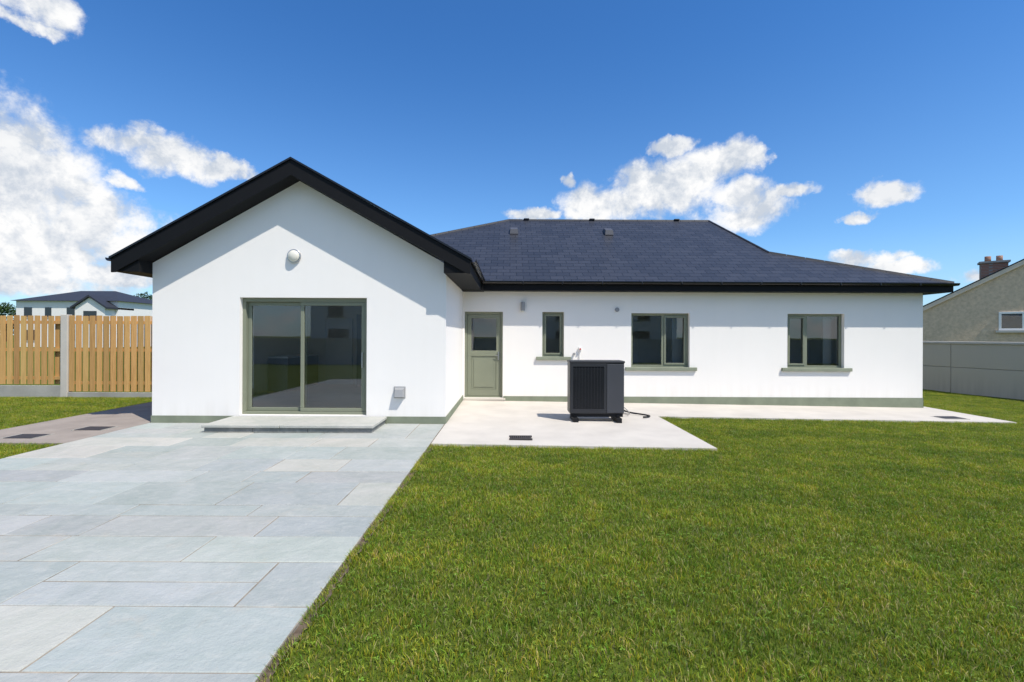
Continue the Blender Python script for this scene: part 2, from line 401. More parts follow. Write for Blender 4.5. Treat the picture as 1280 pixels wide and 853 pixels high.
def room(x0,x1,y0,y1,z0,z1,left=True):
    f=[(3,2,6,7),(1,5,6,2),(4,7,6,5)]
    if left: f.append((0,3,7,4))
    mesh_obj('room',[(x0,y0,z0),(x1,y0,z0),(x1,y1,z0),(x0,y1,z0),(x0,y0,z1),(x1,y0,z1),(x1,y1,z1),(x0,y1,z1)],f,M_int,H)
    mesh_obj('room_floor',[(x0,y0,z0+.002),(x1,y0,z0+.002),(x1,y1,z0+.002),(x0,y1,z0+.002)],[(0,1,2,3)],M_floor,H)
room(GX0+.285,GX1-.05,YG+.302,14.5,.135,2.62,left=False)
room(-1.1,2.2,YM+.302,15.5,.05,2.6); room(2.25,5.4,YM+.302,15.0,.05,2.6); room(5.5,10.1,YM+.302,15.0,.05,2.6)
boxes('kitchen_units',[(-3.4,-1.25,13.6,14.4,.14,1.0),(-1.9,-1.25,13.8,14.4,1.0,2.3),(-6.2,-5.7,12.4,14.4,.14,1.0),(-4.4,-3.8,13.9,14.4,.14,2.2),(-3.3,-2.2,14.1,14.4,1.5,2.2)],M_cab,H)
boxes('worktop',[(-3.42,-1.23,13.57,14.42,1.001,1.04),(-6.2,-5.68,12.38,14.42,1.001,1.04)],M_white,H)
boxes('interior_door',[(3.2,4.0,14.95,14.99,.05,2.05),(7.6,8.4,14.95,14.99,.05,2.05),(-5.5,-4.7,14.44,14.48,.14,2.1)],M_white,H,.01)
def window(par,x0,x1,z0,z1,y,muls=(),fw=.06,mat=M_sage,sash=None,fd=.07):
    L=[(x0,x1,y,y+fd,z1-fw,z1),(x0,x1,y,y+fd,z0,z0+fw),(x0,x0+fw,y+.001,y+fd-.001,z0+fw,z1-fw),(x1-fw,x1,y+.001,y+fd-.001,z0+fw,z1-fw)]
    for m in muls: L.append((m-fw/2,m+fw/2,y+.002,y+fd-.002,z0+fw,z1-fw))
    boxes('window_frame',L,mat,par,.006)
    if sash:
        for (a,b) in sash:
            s=.045; a+=.004;b-=.004; c=z0+fw+.004; d=z1-fw-.004
            boxes('sash',[(a,b,y-.015,y+.03,d-s,d),(a,b,y-.015,y+.03,c,c+s),(a,a+s,y-.014,y+.029,c+s,d-s),(b-s,b,y-.014,y+.029,c+s,d-s)],mat,par,.005)
    mesh_obj('glass',[(x0+fw/2,y+fd/2,z0+fw/2),(x1-fw/2,y+fd/2,z0+fw/2),(x1-fw/2,y+fd/2,z1-fw/2),(x0+fw/2,y+fd/2,z1-fw/2)],[(0,1,2,3)],M_glass,par)
yw=YM+.10
window(H,W1[0],W1[1],W1[2],W1[3],yw,fw=.05,sash=[(W1[0]+.05,W1[1]-.05)])
m2=3.83; window(H,W2[0],W2[1],W2[2],W2[3],yw,(m2,),sash=[(m2+.03,W2[1]-.06)])
m3=7.42; window(H,W3[0],W3[1],W3[2],W3[3],yw,(m3,),sash=[(W3[0]+.06,m3-.03)])
boxes('window_sill',[(w[0]-.15,w[1]+.17,YM-.06,YM+.098,w[2]-.075,w[2]+.008) for w in (W1,W2,W3)],M_sill,H,.008)
a,b,c,d=ADDED_WIN; X_=GX0+.1  # frame, glass and sill of the added daylight opening
boxes('added_window_frame',[(X_,X_+.07,a,b,d-.06,d),(X_,X_+.07,a,b,c,c+.06),(X_+.001,X_+.069,a,a+.06,c+.06,d-.06),(X_+.001,X_+.069,b-.06,b,c+.06,d-.06),(X_+.001,X_+.069,(a+b)/2-.03,(a+b)/2+.03,c+.06,d-.06)],M_sage,H,.006)
mesh_obj('added_window_glass',[(X_+.035,a+.03,c+.03),(X_+.035,b-.03,c+.03),(X_+.035,b-.03,d-.03),(X_+.035,a+.03,d-.03)],[(0,1,2,3)],M_glass,H)
box('added_window_sill',GX0-.06,X_-.002,a-.12,b+.12,c-.075,c+.008,M_sill,H,.008)
box('blind',8.0,8.22,YM+.34,YM+.36,.9,2.1,M_grey,H)
box('curtain',4.15,4.4,YM+.34,YM+.36,.86,2.1,M_cab,H)
x0,x1,z0,z1=DOOR; y=YG+.09; mid=-3.79
boxes('sliding_door_frame',[(x0,x1,y,y+.14,z1-.07,z1),(x0,x1,y,y+.14,z0,z0+.05),(x0,x0+.06,y+.001,y+.139,z0+.05,z1-.07),(x1-.06,x1,y+.001,y+.139,z0+.05,z1-.07)],M_sage,H,.006)
def leaf(a,b,yy):
    c=z0+.052; d=z1-.072; s=.065
    boxes('sliding_leaf',[(a,b,yy,yy+.05,d-s,d),(a,b,yy,yy+.05,c,c+s),(a,a+s,yy+.001,yy+.049,c+s,d-s),(b-s,b,yy+.001,yy+.049,c+s,d-s)],M_sage,H,.006)
    mesh_obj('sliding_glass',[(a+.03,yy+.025,c+.03),(b-.03,yy+.025,c+.03),(b-.03,yy+.025,d-.03),(a+.03,yy+.025,d-.03)],[(0,1,2,3)],M_glass,H)
leaf(x0+.062,mid+.03,y+.075); leaf(mid-.06,x1-.062,y+.015)
box('door_handle',x1-.115,x1-.09,y-.035,y-.01,1.0,1.28,M_steel,H,.006); boxes('handle_stub',[(x1-.11,x1-.095,y-.01,y+.016,1.03,1.05),(x1-.11,x1-.095,y-.01,y+.016,1.23,1.25)],M_steel,H)
x0,x1,z0,z1=BD; y=YM+.08
boxes('back_door_frame',[(x0,x1,y,y+.08,z1-.06,z1),(x0,x0+.06,y+.001,y+.079,z0,z1-.06),(x1-.06,x1,y+.001,y+.079,z0,z1-.06),(x0,x1,y-.02,y+.08,z0-.04,z0+.03)],M_sage,H,.006)
a,b=x0+.064,x1-.064; c,d=z0+.034,z1-.064; s=.1; mz=1.16
boxes('back_door_leaf',[(a,b,y+.012,y+.06,d-s,d),(a,b,y+.012,y+.06,c,c+.16),(a,b,y+.012,y+.06,mz-.07,mz+.07),(a,a+s,y+.013,y+.059,c,d),(b-s,b,y+.013,y+.059,c,d),(a+s,b-s,y+.03,y+.05,c+.16,mz-.07),(a+s+.06,b-s-.06,y+.018,y+.031,c+.22,mz-.13)],M_sage,H,.005)
mesh_obj('back_door_glass',[(a+s,y+.035,mz+.07),(b-s,y+.035,mz+.07),(b-s,y+.035,d-s),(a+s,y+.035,d-s)],[(0,1,2,3)],M_glass,H)
box('back_door_lever',b-.13,b-.03,y-.03,y-.015,1.10,1.12,M_steel,H,.004); box('lever_plate',b-.06,b-.03,y-.012,y+.012,1.0,1.2,M_steel,H,.003)
box('back_door_step',-1.12,-.1,YM-.06,YM+.078,0.0,.055,M_conc,H,.005)
# roofs
RE=11.65; RX1=10.7; XL=-7.2; Z0=2.93
A=(XL,RE,Z0);B=(RX1,RE,Z0);K=(7.23,13.52,3.968);R1=(6.69,16.3,5.51);R0=(-.05,16.3,5.51)
A2=(XL,20.95,Z0);B2=(RX1,20.95,Z0);K2=(7.23,19.08,3.968)
c_=math.sqrt(1+T*T)
def uvf(pts,mode):
    if mode=='f': return [(p[0],p[1]*c_) for p in pts]
    return [(p[1],p[0]*c_) for p in pts]
faces=[([A,B,K,R1,R0],'f'),([B,B2,K2,K],'s'),([K,K2,R1],'s'),([B2,A2,R0,R1,K2],'f'),([A2,A,R0],'s')]
V=[];Fa=[];U=[]
for pts,md in faces:
    o=len(V); V+=pts; Fa.append(tuple(range(o,o+len(pts)))); U.append(uvf(pts,md))
mesh_obj('main_roof',V,Fa,M_slate,H,U)
mesh_obj('roof_deck',[(XL+.02,RE+.02,Z0-.05),(RX1-.02,RE+.02,Z0-.05),(RX1-.02,20.9,Z0-.05),(XL+.02,20.9,Z0-.05)],[(0,1,2,3)],M_black,H)
GE=8.43; AP=(GC,GE,4.70); hw=3.14; ez=4.70-T*hw
Lf=(GC-hw,GE,ez);Lb=(GC-hw,11.9,ez);Rf=(GC+hw,GE,ez);Rb=(GC+hw,11.72,ez)
V=[];Fa=[];U=[]
for pts in [[Rf,Rb,(GC,14.75,4.70),AP],[Lf,AP,(GC,14.75,4.70),Lb]]:
    o=len(V); V+=pts; Fa.append(tuple(range(o,o+len(pts)))); U.append([(p[1],-abs(p[0]-GC)*c_) for p in pts])
mesh_obj('gable_roof',V,Fa,M_slate,H,U)
def cap(a,b,r=.075):
    a=Vector(a);b=Vector(b); d=(b-a); n=max(1,int(d.length/.45)); 
    V=[];Fa=[]
    up=Vector((0,0,1)); u=d.normalized(); s=u.cross(up).normalized(); w=s.cross(u)
    for k in range(n):
        p0=a+d*(k/n); p1=a+d*((k+.98)/n)
        o=len(V); rr=r*(1.0); 
        for P,q in ((p0,rr*1.03),(p1,rr*.97)):
            V+=[tuple(P+s*q-w*.05),tuple(P+s*q*.5+w*.02),tuple(P+w*.03),tuple(P-s*q*.5+w*.02),tuple(P-s*q-w*.05)]
        Fa+=[(o+i,o+i+1,o+i+6,o+i+5) for i in range(4)]+[(o,o+1,o+2,o+3,o+4),(o+9,o+8,o+7,o+6,o+5)]
    return V,Fa
VV=[];FF=[]
for a,b in [(R0,R1),(B,K),(K,R1),(A,R0),((GC,GE+.35,4.7),(GC,14.0,4.70)),(R1,K2),(K2,B2),(R0,A2)]:
    v,f=cap(a,b); o=len(VV); VV+=v; FF+=[tuple(i+o for i in q) for q in f]
M_cap=simple('ridge_cap',(.018,.020,.026),.6,.3)
mesh_obj('ridge_caps',VV,FF,M_cap,H)
def rz(y): return Z0+T*(y-RE)
M_vg=simple('vent_grey',(.08,.08,.09),.5)
for x,yv in ((0.12,15.1),(3.05,15.05)):
    z=rz(yv)
    mesh_obj('roof_vent',[(x-.13,yv-.22,z-.1),(x+.13,yv-.22,z-.1),(x+.13,yv+.25,z+.12),(x-.13,yv+.25,z+.12),(x-.11,yv-.2,z+.05),(x+.11,yv-.2,z+.05),(x+.11,yv+.1,z+.17),(x-.11,yv+.1,z+.17)],[(0,1,5,4),(1,2,6,5),(2,3,7,6),(3,0,4,7),(4,5,6,7)],M_vg,H)
for x in (.55,2.75,5.6): box('ridge_vent',x-.09,x+.09,16.2,16.4,5.50,5.555,M_cap,H,.02)
boxes('main_fascia',[(GC+hw-.02,RX1,RE+.004,RE+.03,2.70,2.925),(RX1-.03,RX1-.004,RE+.03,20.9,2.70,2.925)],M_black,H)
boxes('main_soffit',[(GC+hw-.05,RX1-.03,RE+.03,YM-.001,2.70,2.715),(10.262,RX1-.03,YM-.001,20.9,2.70,2.715)],M_black,H)
def half(cy,cz,r,n=10,sgn=1):
    pts=[(cy+r*math.cos(math.pi+math.pi*i/n),cz+r*math.sin(math.pi+math.pi*i/n)) for i in range(n+1)]
    pts+= [(p[0]*1.0+(cy-p[0])*.12,p[1]+.004) for p in pts[::-1]]
    return pts
xprism('main_gutter',half(RE-.052,2.905,.058),GC+hw+.04,RX1+.06,M_gut,H)
boxes('gutter_bracket',[(x,x+.03,RE-.113,RE+.003,2.84,2.913) for x in [ .3+i*.95 for i in range(11)]],M_gut,H,.01)
prism('right_gutter',half(RX1+.052,2.905,.058),RE-.05,20.9,M_gut,H)
prism('gable_gutter_right',half(GC+hw+.045,ez-.02,.058),GE+.01,RE-.0,M_gut,H)
prism('gable_gutter_left',half(GC-hw-.045,ez-.02,.058),GE+.01,13,M_gut,H)
def barge(s):
    e=GC+s*hw; t=.035; h=.27
    return prism('barge_board',[(GC,4.70-t),(e,ez-t),(e,ez-t-.24),(e-s*.06,ez-t-h+T*.06),(GC,4.70-t-h)],GE+.008,GE+.04,M_black,H)
barge(1);barge(-1)
def slab(s):
    e=GC+s*(hw+.02); 
    prism('verge_trim',[(GC,4.705),(e,4.705-T*(hw+.02)),(e,4.705-T*(hw+.02)-.035),(GC,4.67)],GE-.02,GE+.3,M_gut,H)
    prism('verge_soffit',[(GC,4.70-.285),(GC+s*(hw-.33),4.70-.285-T*(hw-.33)),(GC+s*(hw-.33),4.70-.3-T*(hw-.33)),(GC,4.70-.3)],GE+.04,YG+.02,M_black,H)
slab(1);slab(-1)
zs=2.70
for s in (1,-1):
    e=GC+s*(hw-.005); w=GX1 if s>0 else GX0
    yb=11.9 if s>0 else 13
    V=sorted([e,w+s*.002])
    box('eave_soffit',V[0],V[1],GE+.04,yb,zs,zs+.015,M_black,H)
    V=sorted([e,e-s*.02]); box('eave_fascia',V[0],V[1],GE+.04,yb,zs+.015,ez-.03,M_black,H)
    prism('eave_box_end',[(e,ez-.1),(e,zs),(w-s*.0,zs),(w,4.70-.2-T*abs(w-GC)) ],GE+.042,GE+.06,M_black,H)
    V=sorted([w+s*.001,w+s*.016]); box('eave_box_cheek',V[0],V[1],GE+.06,YG+.3,zs+.015,4.70-.3-T*abs(w-GC)+.02,M_black,H)
box('valley_box',GX1+.002,GC+hw+.05,RE-.05,YM-.001,2.69,2.9,M_black,H)
# stone step
st=empty('stone_step')
ob=boxes('step_top',[(-5.02,-3.75,7.87,8.765,.08,.125),(-3.74,-2.22,7.87,8.765,.08,.127)],M_pave,st,.008)
at=ob.data.color_attributes.new('Col','FLOAT_COLOR','POINT'); at.data.foreach_set('color',[.49,.475,.43,1]*len(ob.data.vertices))
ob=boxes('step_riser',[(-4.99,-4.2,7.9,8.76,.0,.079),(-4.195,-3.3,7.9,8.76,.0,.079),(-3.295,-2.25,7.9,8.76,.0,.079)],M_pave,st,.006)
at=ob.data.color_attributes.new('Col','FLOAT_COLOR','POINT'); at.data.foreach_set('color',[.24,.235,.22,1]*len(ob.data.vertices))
wl=empty('bulkhead_light'); cyl('base',(-3.92,YG-.02,3.03),.125,.04,'Y',M_steel,wl,bevel=.01)
bm=bmesh.new(); bmesh.ops.create_uvsphere(bm,u_segments=32,v_segments=16,radius=.105); bmesh.ops.transform(bm,matrix=Matrix.Translation((-3.92,YG-.04,3.03))@Matrix.Diagonal((1,.6,1,1)),verts=bm.verts)
me=bpy.data.meshes.new('diffuser'); bm.to_mesh(me); bm.free(); o=bpy.data.objects.new('diffuser',me); col.objects.link(o); me.materials.append(M_lamp); o.parent=wl
for p in me.polygons: p.use_smooth=True
wl=empty('wall_light'); cyl('body',(.32,YM-.07,2.33),.055,.22,'Z',M_grey,wl,bevel=.02); box('bracket',.28,.36,YM-.03,YM-.001,2.26,2.40,M_grey,wl,.01); cyl('lens',(.32,YM-.07,2.21),.045,.03,'Z',M_lamp,wl)
vb=empty('outlet_box')
mesh_obj('hood',[(-2.09,YG-.001,.47),(-1.90,YG-.001,.47),(-1.90,YG-.001,.66),(-2.09,YG-.001,.66),(-2.07,YG-.11,.49),(-1.92,YG-.11,.49),(-1.92,YG-.07,.62),(-2.07,YG-.07,.62)],[(0,4,5,1),(1,5,6,2),(2,6,7,3),(3,7,4,0),(4,7,6,5)],M_grey,vb)
box('backplate',-2.10,-1.89,YG-.008,YG-.0015,.46,.67,M_grey,vb)
v=empty('wall_vent'); cyl('cowl',(2.66,YM-.02,2.26),.055,.04,'Y',M_grey,v,bevel=.01); cyl('core',(2.66,YM-.035,2.26),.035,.02,'Y',M_grey,v)
v=empty('isolator_switch'); box('backbox',1.71,1.78,YM-.06,YM-.001,1.23,1.33,M_white,v,.008); cyl('red_knob',(1.745,YM-.07,1.28),.02,.03,'Y',M_red,v,bevel=.006); cyl('pipe_boss',(1.6,YM-.03,1.16),.03,.06,'Y',M_grey,v)
tube('conduit',[(1.74,YM-.03,1.23),(1.74,YM-.03,1.0),(1.72,YM-.03,.6),(1.70,YM-.03,.1)],.012,M_white,v)
# ------------------------------------------------------------ heat pump
hp=empty('heat_pump'); a,b=1.15,2.19; f=9.2; k=9.6; z0=.12; z1=1.12
box('casing',a,b,f+.012,k,z0,z1,M_hp,hp,.018)
xm=a+.70
box('service_panel',xm+.006,b-.012,f-.004,f+.014,z0+.02,z1-.05,M_hpl,hp,.006)
box('top_cap',a-.008,b+.008,f-.012,k+.01,z1-.035,z1+.012,M_hp,hp,.014)
boxes('grille_surround',[(a+.01,xm,f-.006,f+.014,z1-.1,z1-.04),(a+.01,xm,f-.006,f+.014,z0+.01,z0+.09),(a+.01,a+.06,f-.005,f+.013,z0+.09,z1-.1),(xm-.05,xm,f-.005,f+.013,z0+.09,z1-.1)],M_hp,hp,.004)
boxes('grille_bars',[(a+.06,xm-.05,f-.003,f+.004,z0+.1+i*.0195,z0+.107+i*.0195) for i in range(40)]+[(a+.06+i*.058,a+.064+i*.058,f-.002,f+.007,z0+.09,z1-.1) for i in range(1,10)],M_hp,hp)
box('grille_shadow',a+.05,xm-.04,f+.0085,f+.0115,z0+.08,z1-.09,M_dark,hp)
boxes('feet',[(a+.06,a+.16,f-.08,k+.06,-.04,.05),(b-.16,b-.06,f-.08,k+.06,-.04,.05),(a+.08,a+.14,f+.02,k,.05,.12),(b-.14,b-.08,f+.02,k,.05,.12)],M_dark,hp,.008)
boxes('base_rail',[(a+.02,b-.02,f+.03,f+.07,.06,.12)],M_dark,hp)
tube('pipe_a',[(b-.1,k,.3),(b-.05,k+.3,.28),(b+.1,k+.5,.1),(b+.3,k+.55,.0),(b+.6,k+.45,-.02),(b+.75,k+.2,-.02),(b+.5,k+.1,-.02)],.016,M_dark,hp)
tube('pipe_b',[(b-.1,k,.22),(b+.05,k+.5,.2),(b+.2,k+1.2,.05),(b+.1,YM-.2,.06),(b-.1,YM-.05,.2),(b-.1,YM+.03,.25)],.028,M_dark,hp)
tube('cable',[(b-.2,k,.4),(b+.1,k+.15,.2),(b+.35,k+.3,-.02),(b+.25,k+.6,-.02),(b+.0,k+.7,-.02),(b+.3,k+.9,-.02),(b+.5,k+.6,-.02)],.009,M_grey,hp)
# ------------------------------------------------------------ fence left
fe=empty('timber_fence')
def boards(lst,name):
    V=[];Fa=[];C=[];r=random.Random(3)
    for b in lst:
        o=len(V); V+=bv(*b); Fa+=[tuple(i+o for i in f) for f in BF]
        q=r.uniform(.72,1.15); h=r.uniform(.92,1.08); C+=[(.66*q,.385*q*h,.135*q*h)]*8
    ob=mesh_obj(name,V,Fa,M_wood,fe); at=ob.data.color_attributes.new('Col','FLOAT_COLOR','POINT'); at.data.foreach_set('color',[q for c in C for q in (*c,1)])
r=random.Random(9); L=[];L2=[]
x=-24.
while x<-11.72:
    L.append((x,x+.13,12.46,12.48,.30,2.07+r.uniform(-.012,.012))); L2.append((x+.09,x+.22,12.55,12.57,.30,2.07)); x+=.178
x=-11.36
while x<-6.7:
    L.append((x,x+.13,12.46,12.48,.12,2.07+r.uniform(-.012,.012))); L2.append((x+.09,x+.22,12.55,12.57,.12,2.07)); x+=.178
boards(L,'front_boards'); boards(L2,'back_boards')
boards([(-24,-11.58,12.485,12.545,zz,zz+.08) for zz in (.42,1.15,1.86)]+[(-11.36,-6.55,12.485,12.545,zz,zz+.08) for zz in (.3,1.15,1.86)],'rails')
boxes('concrete_posts',[(-11.56,-11.38,12.43,12.58,-.05,2.1),(-14.6,-14.42,12.43,12.58,-.05,2.1)],M_conc,fe,.01)
boxes('gravel_board',[(-24,-11.565,12.44,12.5,-.05,.27),(-11.375,-6.6,12.44,12.5,-.05,.1)],M_concg,fe,.006)
# ------------------------------------------------------------ boundary wall right
bw=empty('boundary_wall')
p0=Vector((15.45,13.9)); p1=Vector((14.35,17.8)); d=(p1-p0).normalized()
s=p0-d*16; e=p1+d*14
def orient(name,a,b,w,z0,z1,mat,off=0):
    n=Vector((-d.y,d.x)); a=a+n*off; b=b+n*off
    q=[a-n*w/2,b-n*w/2,b+n*w/2,a+n*w/2]
    V=[(v.x,v.y,z0) for v in q]+[(v.x,v.y,z1) for v in q]
    ob=mesh_obj(name,V,[(3,2,1,0),(4,5,6,7),(0,1,5,4),(1,2,6,5),(2,3,7,6),(3,0,4,7)],mat,bw); m=ob.modifiers.new('b','BEVEL'); m.width=.01
M_bw=render_mat('boundary_concrete',(.53,.475,.39),(.33,.29,.23))
Lw=(e-s).length; n=int(Lw/2.6)
for i in range(n):
    a_=s+d*(Lw*i/n+.006); b_=s+d*(Lw*(i+1)/n-.006)
    orient('panel_lower',a_,b_,.20,-.3,.62,M_bw); orient('panel_upper',a_,b_,.205,.63,1.40,M_bw)
orient('coping',s,e,.30,1.402,1.48,M_conc)
# ------------------------------------------------------------ neighbour bungalow right
nb=empty('pebbledash_bungalow'); nb.location=(20.4,24,0); nb.rotation_euler=(0,0,math.radians(-38))
M_pd=simple('pebbledash',(.66,.50,.35),.95,.1,bump=1.,bscale=25,var=.14,vscale=8)
ez2,rx,rz2=2.98,5.7,6.28; sl=(rz2-ez2)/rx
prism('gable_end',[(0,-.3),(11.4,-.3),(11.4,ez2),(rx,rz2),(0,ez2)],0,9,M_pd,nb)
prism('barge_trim',[(-.3,ez2-.3*sl-.12),(rx,rz2-.1),(rx,rz2+.1),(-.3,ez2-.3*sl+.08)],-.12,-.002,simple('pale_trim',(.66,.54,.42),.8),nb)
prism('roof_slope',[(-.35,ez2-.35*sl+.085),(rx,rz2+.105),(rx,rz2+.16),(-.35,ez2-.35*sl+.14)],-.13,9.2,M_slate,nb)
prism('roof_slope_far',[(11.75,ez2-.35*sl+.085),(rx+.001,rz2+.105),(rx+.001,rz2+.16),(11.75,ez2-.35*sl+.14)],-.13,9.2,M_slate,nb)
window(nb,2.75,4.35,1.95,2.8,-.05,(3.55,),fw=.09,mat=M_white)
box('window_dark',2.8,4.3,-.004,-.001,2.0,2.75,M_dark,nb); box('sill',2.65,4.45,-.15,-.052,1.85,1.945,M_conc,nb)
def brick(name,c1,c2,mo):
    m,t,b=new_mat(name); p=t.n('ShaderNodeNewGeometry').outputs['Position']
    s_=t.n('ShaderNodeSeparateXYZ',i_0=p); v=t.n('ShaderNodeCombineXYZ',i_0=t.math('ADD',s_.outputs[0],s_.outputs[1]),i_1=s_.outputs[2]).outputs[0]
    br=t.n('ShaderNodeTexBrick',i_Scale=1,i_Mortar_Size=.012,i_Brick_Width=.225,i_Row_Height=.075); t.nt.links.new(v,br.inputs['Vector'])
    br.inputs['Color1'].default_value=(*c1,1);br.inputs['Color2'].default_value=(*c2,1);br.inputs['Mortar'].default_value=(*mo,1)
    t.nt.links.new(br.outputs[0],b.inputs['Base Color']); b.inputs['Roughness'].default_value=.9; return m
M_br=brick('red_brick',(.30,.11,.06),(.38,.17,.10),(.3,.27,.23))
box('chimney',2.35,3.3,1.7,2.3,3.8,5.28,M_br,nb); box('chimney_cap',2.28,3.37,1.63,2.37,5.28,5.37,M_concg,nb)
for xx in (2.62,3.03): cyl('chimney_pot',(xx,2.0,5.5),.12,.28,'Z',M_br,nb,16)
# ------------------------------------------------------------ distant houses
M_dw=simple('distant_render',(.82,.79,.75),.9,.2,var=.03)
M_dr=simple('distant_roof',(.035,.038,.05),.6,.3)
M_dwin=simple('distant_window',(.02,.025,.03),.1,.6)
def dhouse(name,x0,x1,y0,y1,ze,zrr,wmat,wins,porch=None):
    h=empty(name)
    box('walls',x0,x1,y0,y1,-.3,ze,wmat,h)
    o=.4; m=(y0+y1)/2; ins=(y1-y0)/2*.9
    V=[(x0-o,y0-o,ze-.05),(x1+o,y0-o,ze-.05),(x1+o,y1+o,ze-.05),(x0-o,y1+o,ze-.05),(x0+ins,m,zrr),(x1-ins,m,zrr)]
    mesh_obj('roof',V,[(0,1,5,4),(1,2,5),(2,3,4,5),(3,0,4),(3,2,1,0)],M_dr,h)
    sgn=-1 if y0>0 else 1; fy=y0 if y0>0 else y1
    for (wx,wz,w,hh) in wins:
        ys_=sorted([fy+sgn*.03,fy+sgn*.01]); box('window',x0+wx,x0+wx+w,ys_[0],ys_[1],wz,wz+hh,M_dwin,h)
        ys_=sorted([fy+sgn*.09,fy+sgn*.001]); box('sill',x0+wx-.1,x0+wx+w+.1,ys_[0],ys_[1],wz-.12,wz-.002,M_concg,h)
    if porch:
        px0,px1,pd,pz,pr=porch
        prism('porch_gable',[(px0,-.3),(px1,-.3),(px1,pz),((px0+px1)/2,pr),(px0,pz)],y0-pd,y0-.01,wmat,h)
        mx=(px0+px1)/2
        for s_ in (-1,1):
            ee=mx+s_*((px1-px0)/2+.4); zz=pz-.4*(pr-pz)/((px1-px0)/2)
            prism('porch_roof',[(mx,pr+.02),(ee,zz+.02),(ee,zz+.25),(mx,pr+.25)],y0-pd-.3,y0+2.5,M_dr,h)
        box('window',mx-.8,mx+.8,y0-pd-.04,y0-pd-.01,3.2,4.4,M_dwin,h)
    return h
dhouse('two_storey_house',-61.3,-48.6,60,69,5.75,7.35,M_dw,[(1,3.7,1.,1.2),(3.6,3.7,.8,1.2),(6.3,3.7,1.0,1.2),(1,.8,1.4,1.3),(6,.8,1.6,1.3)],porch=(-52.6,-49.0,1.5,4.9,6.1))
dhouse('two_storey_house',-66,-58.5,82,91,5.2,7.0,simple('grey_render',(.38,.38,.38),.9),[(1,3.3,1.2,1.2),(4.6,3.3,1.2,1.2)])
dhouse('two_storey_house',-16,-4,-30,-21,5.2,8.2,M_dw,[(1.4,3.2,1.2,1.2),(5,3.2,1.6,1.2),(9.2,3.2,1.2,1.2),(1.4,.9,1.6,1.2),(5.3,0,1,2.1),(8.6,.9,1.8,1.2)])
dhouse('two_storey_house',3,16,-31,-22,5.2,8.2,M_dw,[(1.4,3.2,1.2,1.2),(5,3.2,1.6,1.2),(9.2,3.2,1.2,1.2),(1.4,.9,1.6,1.2),(8.6,.9,1.8,1.2)])
wb=empty('garden_wall'); box('blocks',-24,24,-9.2,-9,-.2,1.35,M_bw,wb); box('coping',-24,24,-9.24,-8.96,1.352,1.42,M_conc,wb)
# ------------------------------------------------------------ trees
M_leaf=simple('leaves',(.035,.065,.018),.8,.2,var=.4,vscale=.8)
M_bark=simple('bark',(.08,.06,.045),.9,.2)
def tree(name,x,y,h,w,seed,leaves=2600):
    t_=empty(name); r=random.Random(seed)
    cyl('trunk',(x,y,h*.25),w*.05,h*.5,'Z',M_bark,t_,10)
    for i in range(5):
        a_=r.uniform(0,6.28); tube('limb',[(x,y,h*.3),(x+math.cos(a_)*w*.15,y+math.sin(a_)*w*.15,h*.5),(x+math.cos(a_)*w*.32,y+math.sin(a_)*w*.32,h*.7)],w*.02,M_bark,t_)
    cl=[]
    for i in range(22):
        a_=r.uniform(0,6.28); zz=r.uniform(.25,.95); rad=w*.5*math.sin(math.pi*min(1,(1-zz)*1.1+.12))*r.uniform(.3,1)
        cl.append((x+math.cos(a_)*rad,y+math.sin(a_)*rad,h*zz,w*r.uniform(.09,.19)))
    V=[];Fa=[]
    for i in range(leaves):
        c=r.choice(cl); v=Vector((r.gauss(0,1),r.gauss(0,1),r.gauss(0,1))).normalized()*c[3]*r.uniform(.5,1.1)
        p=Vector(c[:3])+v; s_=w*.022
        a1=Vector((r.gauss(0,1),r.gauss(0,1),r.gauss(0,1))).normalized()*s_; a2=Vector((r.gauss(0,1),r.gauss(0,1),r.gauss(0,1))).normalized()*s_
        o=len(V); V+=[tuple(p-a1),tuple(p+a2),tuple(p+a1),tuple(p-a2)]; Fa.append((o,o+1,o+2,o+3))
    mesh_obj('crown',V,Fa,M_leaf,t_)
for i,(x,y,h,w) in enumerate([(-77,104,10.4,7),(-81.5,106,9.6,6),(-73,103,9.6,7),(-68,104,8.5,7),(-104,100,7.6,7),(-111,102,8,8),(-98,108,6.5,6)]):
    tree('broadleaf_tree',x,y,h,w,20+i)
# ------------------------------------------------------------ sun & sky
SD=Vector((.50,-.44,1.0)).normalized()
sl_=bpy.data.lights.new('sun','SUN'); sl_.energy=5.0; sl_.angle=math.radians(.53); sl_.color=(1,.95,.865)
so=bpy.data.objects.new('sun',sl_); col.objects.link(so); so.rotation_euler=SD.to_track_quat('Z','Y').to_euler(); so.location=(10,-10,20)
W=bpy.data.worlds.new('World'); S.world=W; W.use_nodes=True; t=NT(W.node_tree); t.nt.nodes.clear()
out_=t.n('ShaderNodeOutputWorld')
sky=t.n('ShaderNodeTexSky',sky_type='NISHITA',sun_disc=False,sun_elevation=math.asin(SD.z),sun_rotation=math.atan2(SD.x,SD.y),altitude=200,air_density=1.0,dust_density=.4,ozone_density=3.)
dirv=t.n('ShaderNodeTexCoord').outputs['Generated']
sp=t.n('ShaderNodeSeparateXYZ',i_0=dirv)
az=t.math('ARCTAN2',sp.outputs[0],sp.outputs[1]); el=t.math('ARCSINE',sp.outputs[2])
tt=t.mix(t.mr(el,.12,.60,0,1,True),(.74,1.09,1.38),(.42,.90,1.36))
tint=t.mix(1.,sky.outputs[0],tt,'MULTIPLY')
bg=t.n('ShaderNodeBackground',i_Strength=.13); t.nt.links.new(tint,bg.inputs[0])
ae=t.n('ShaderNodeCombineXYZ',i_0=az,i_1=el).outputs[0]
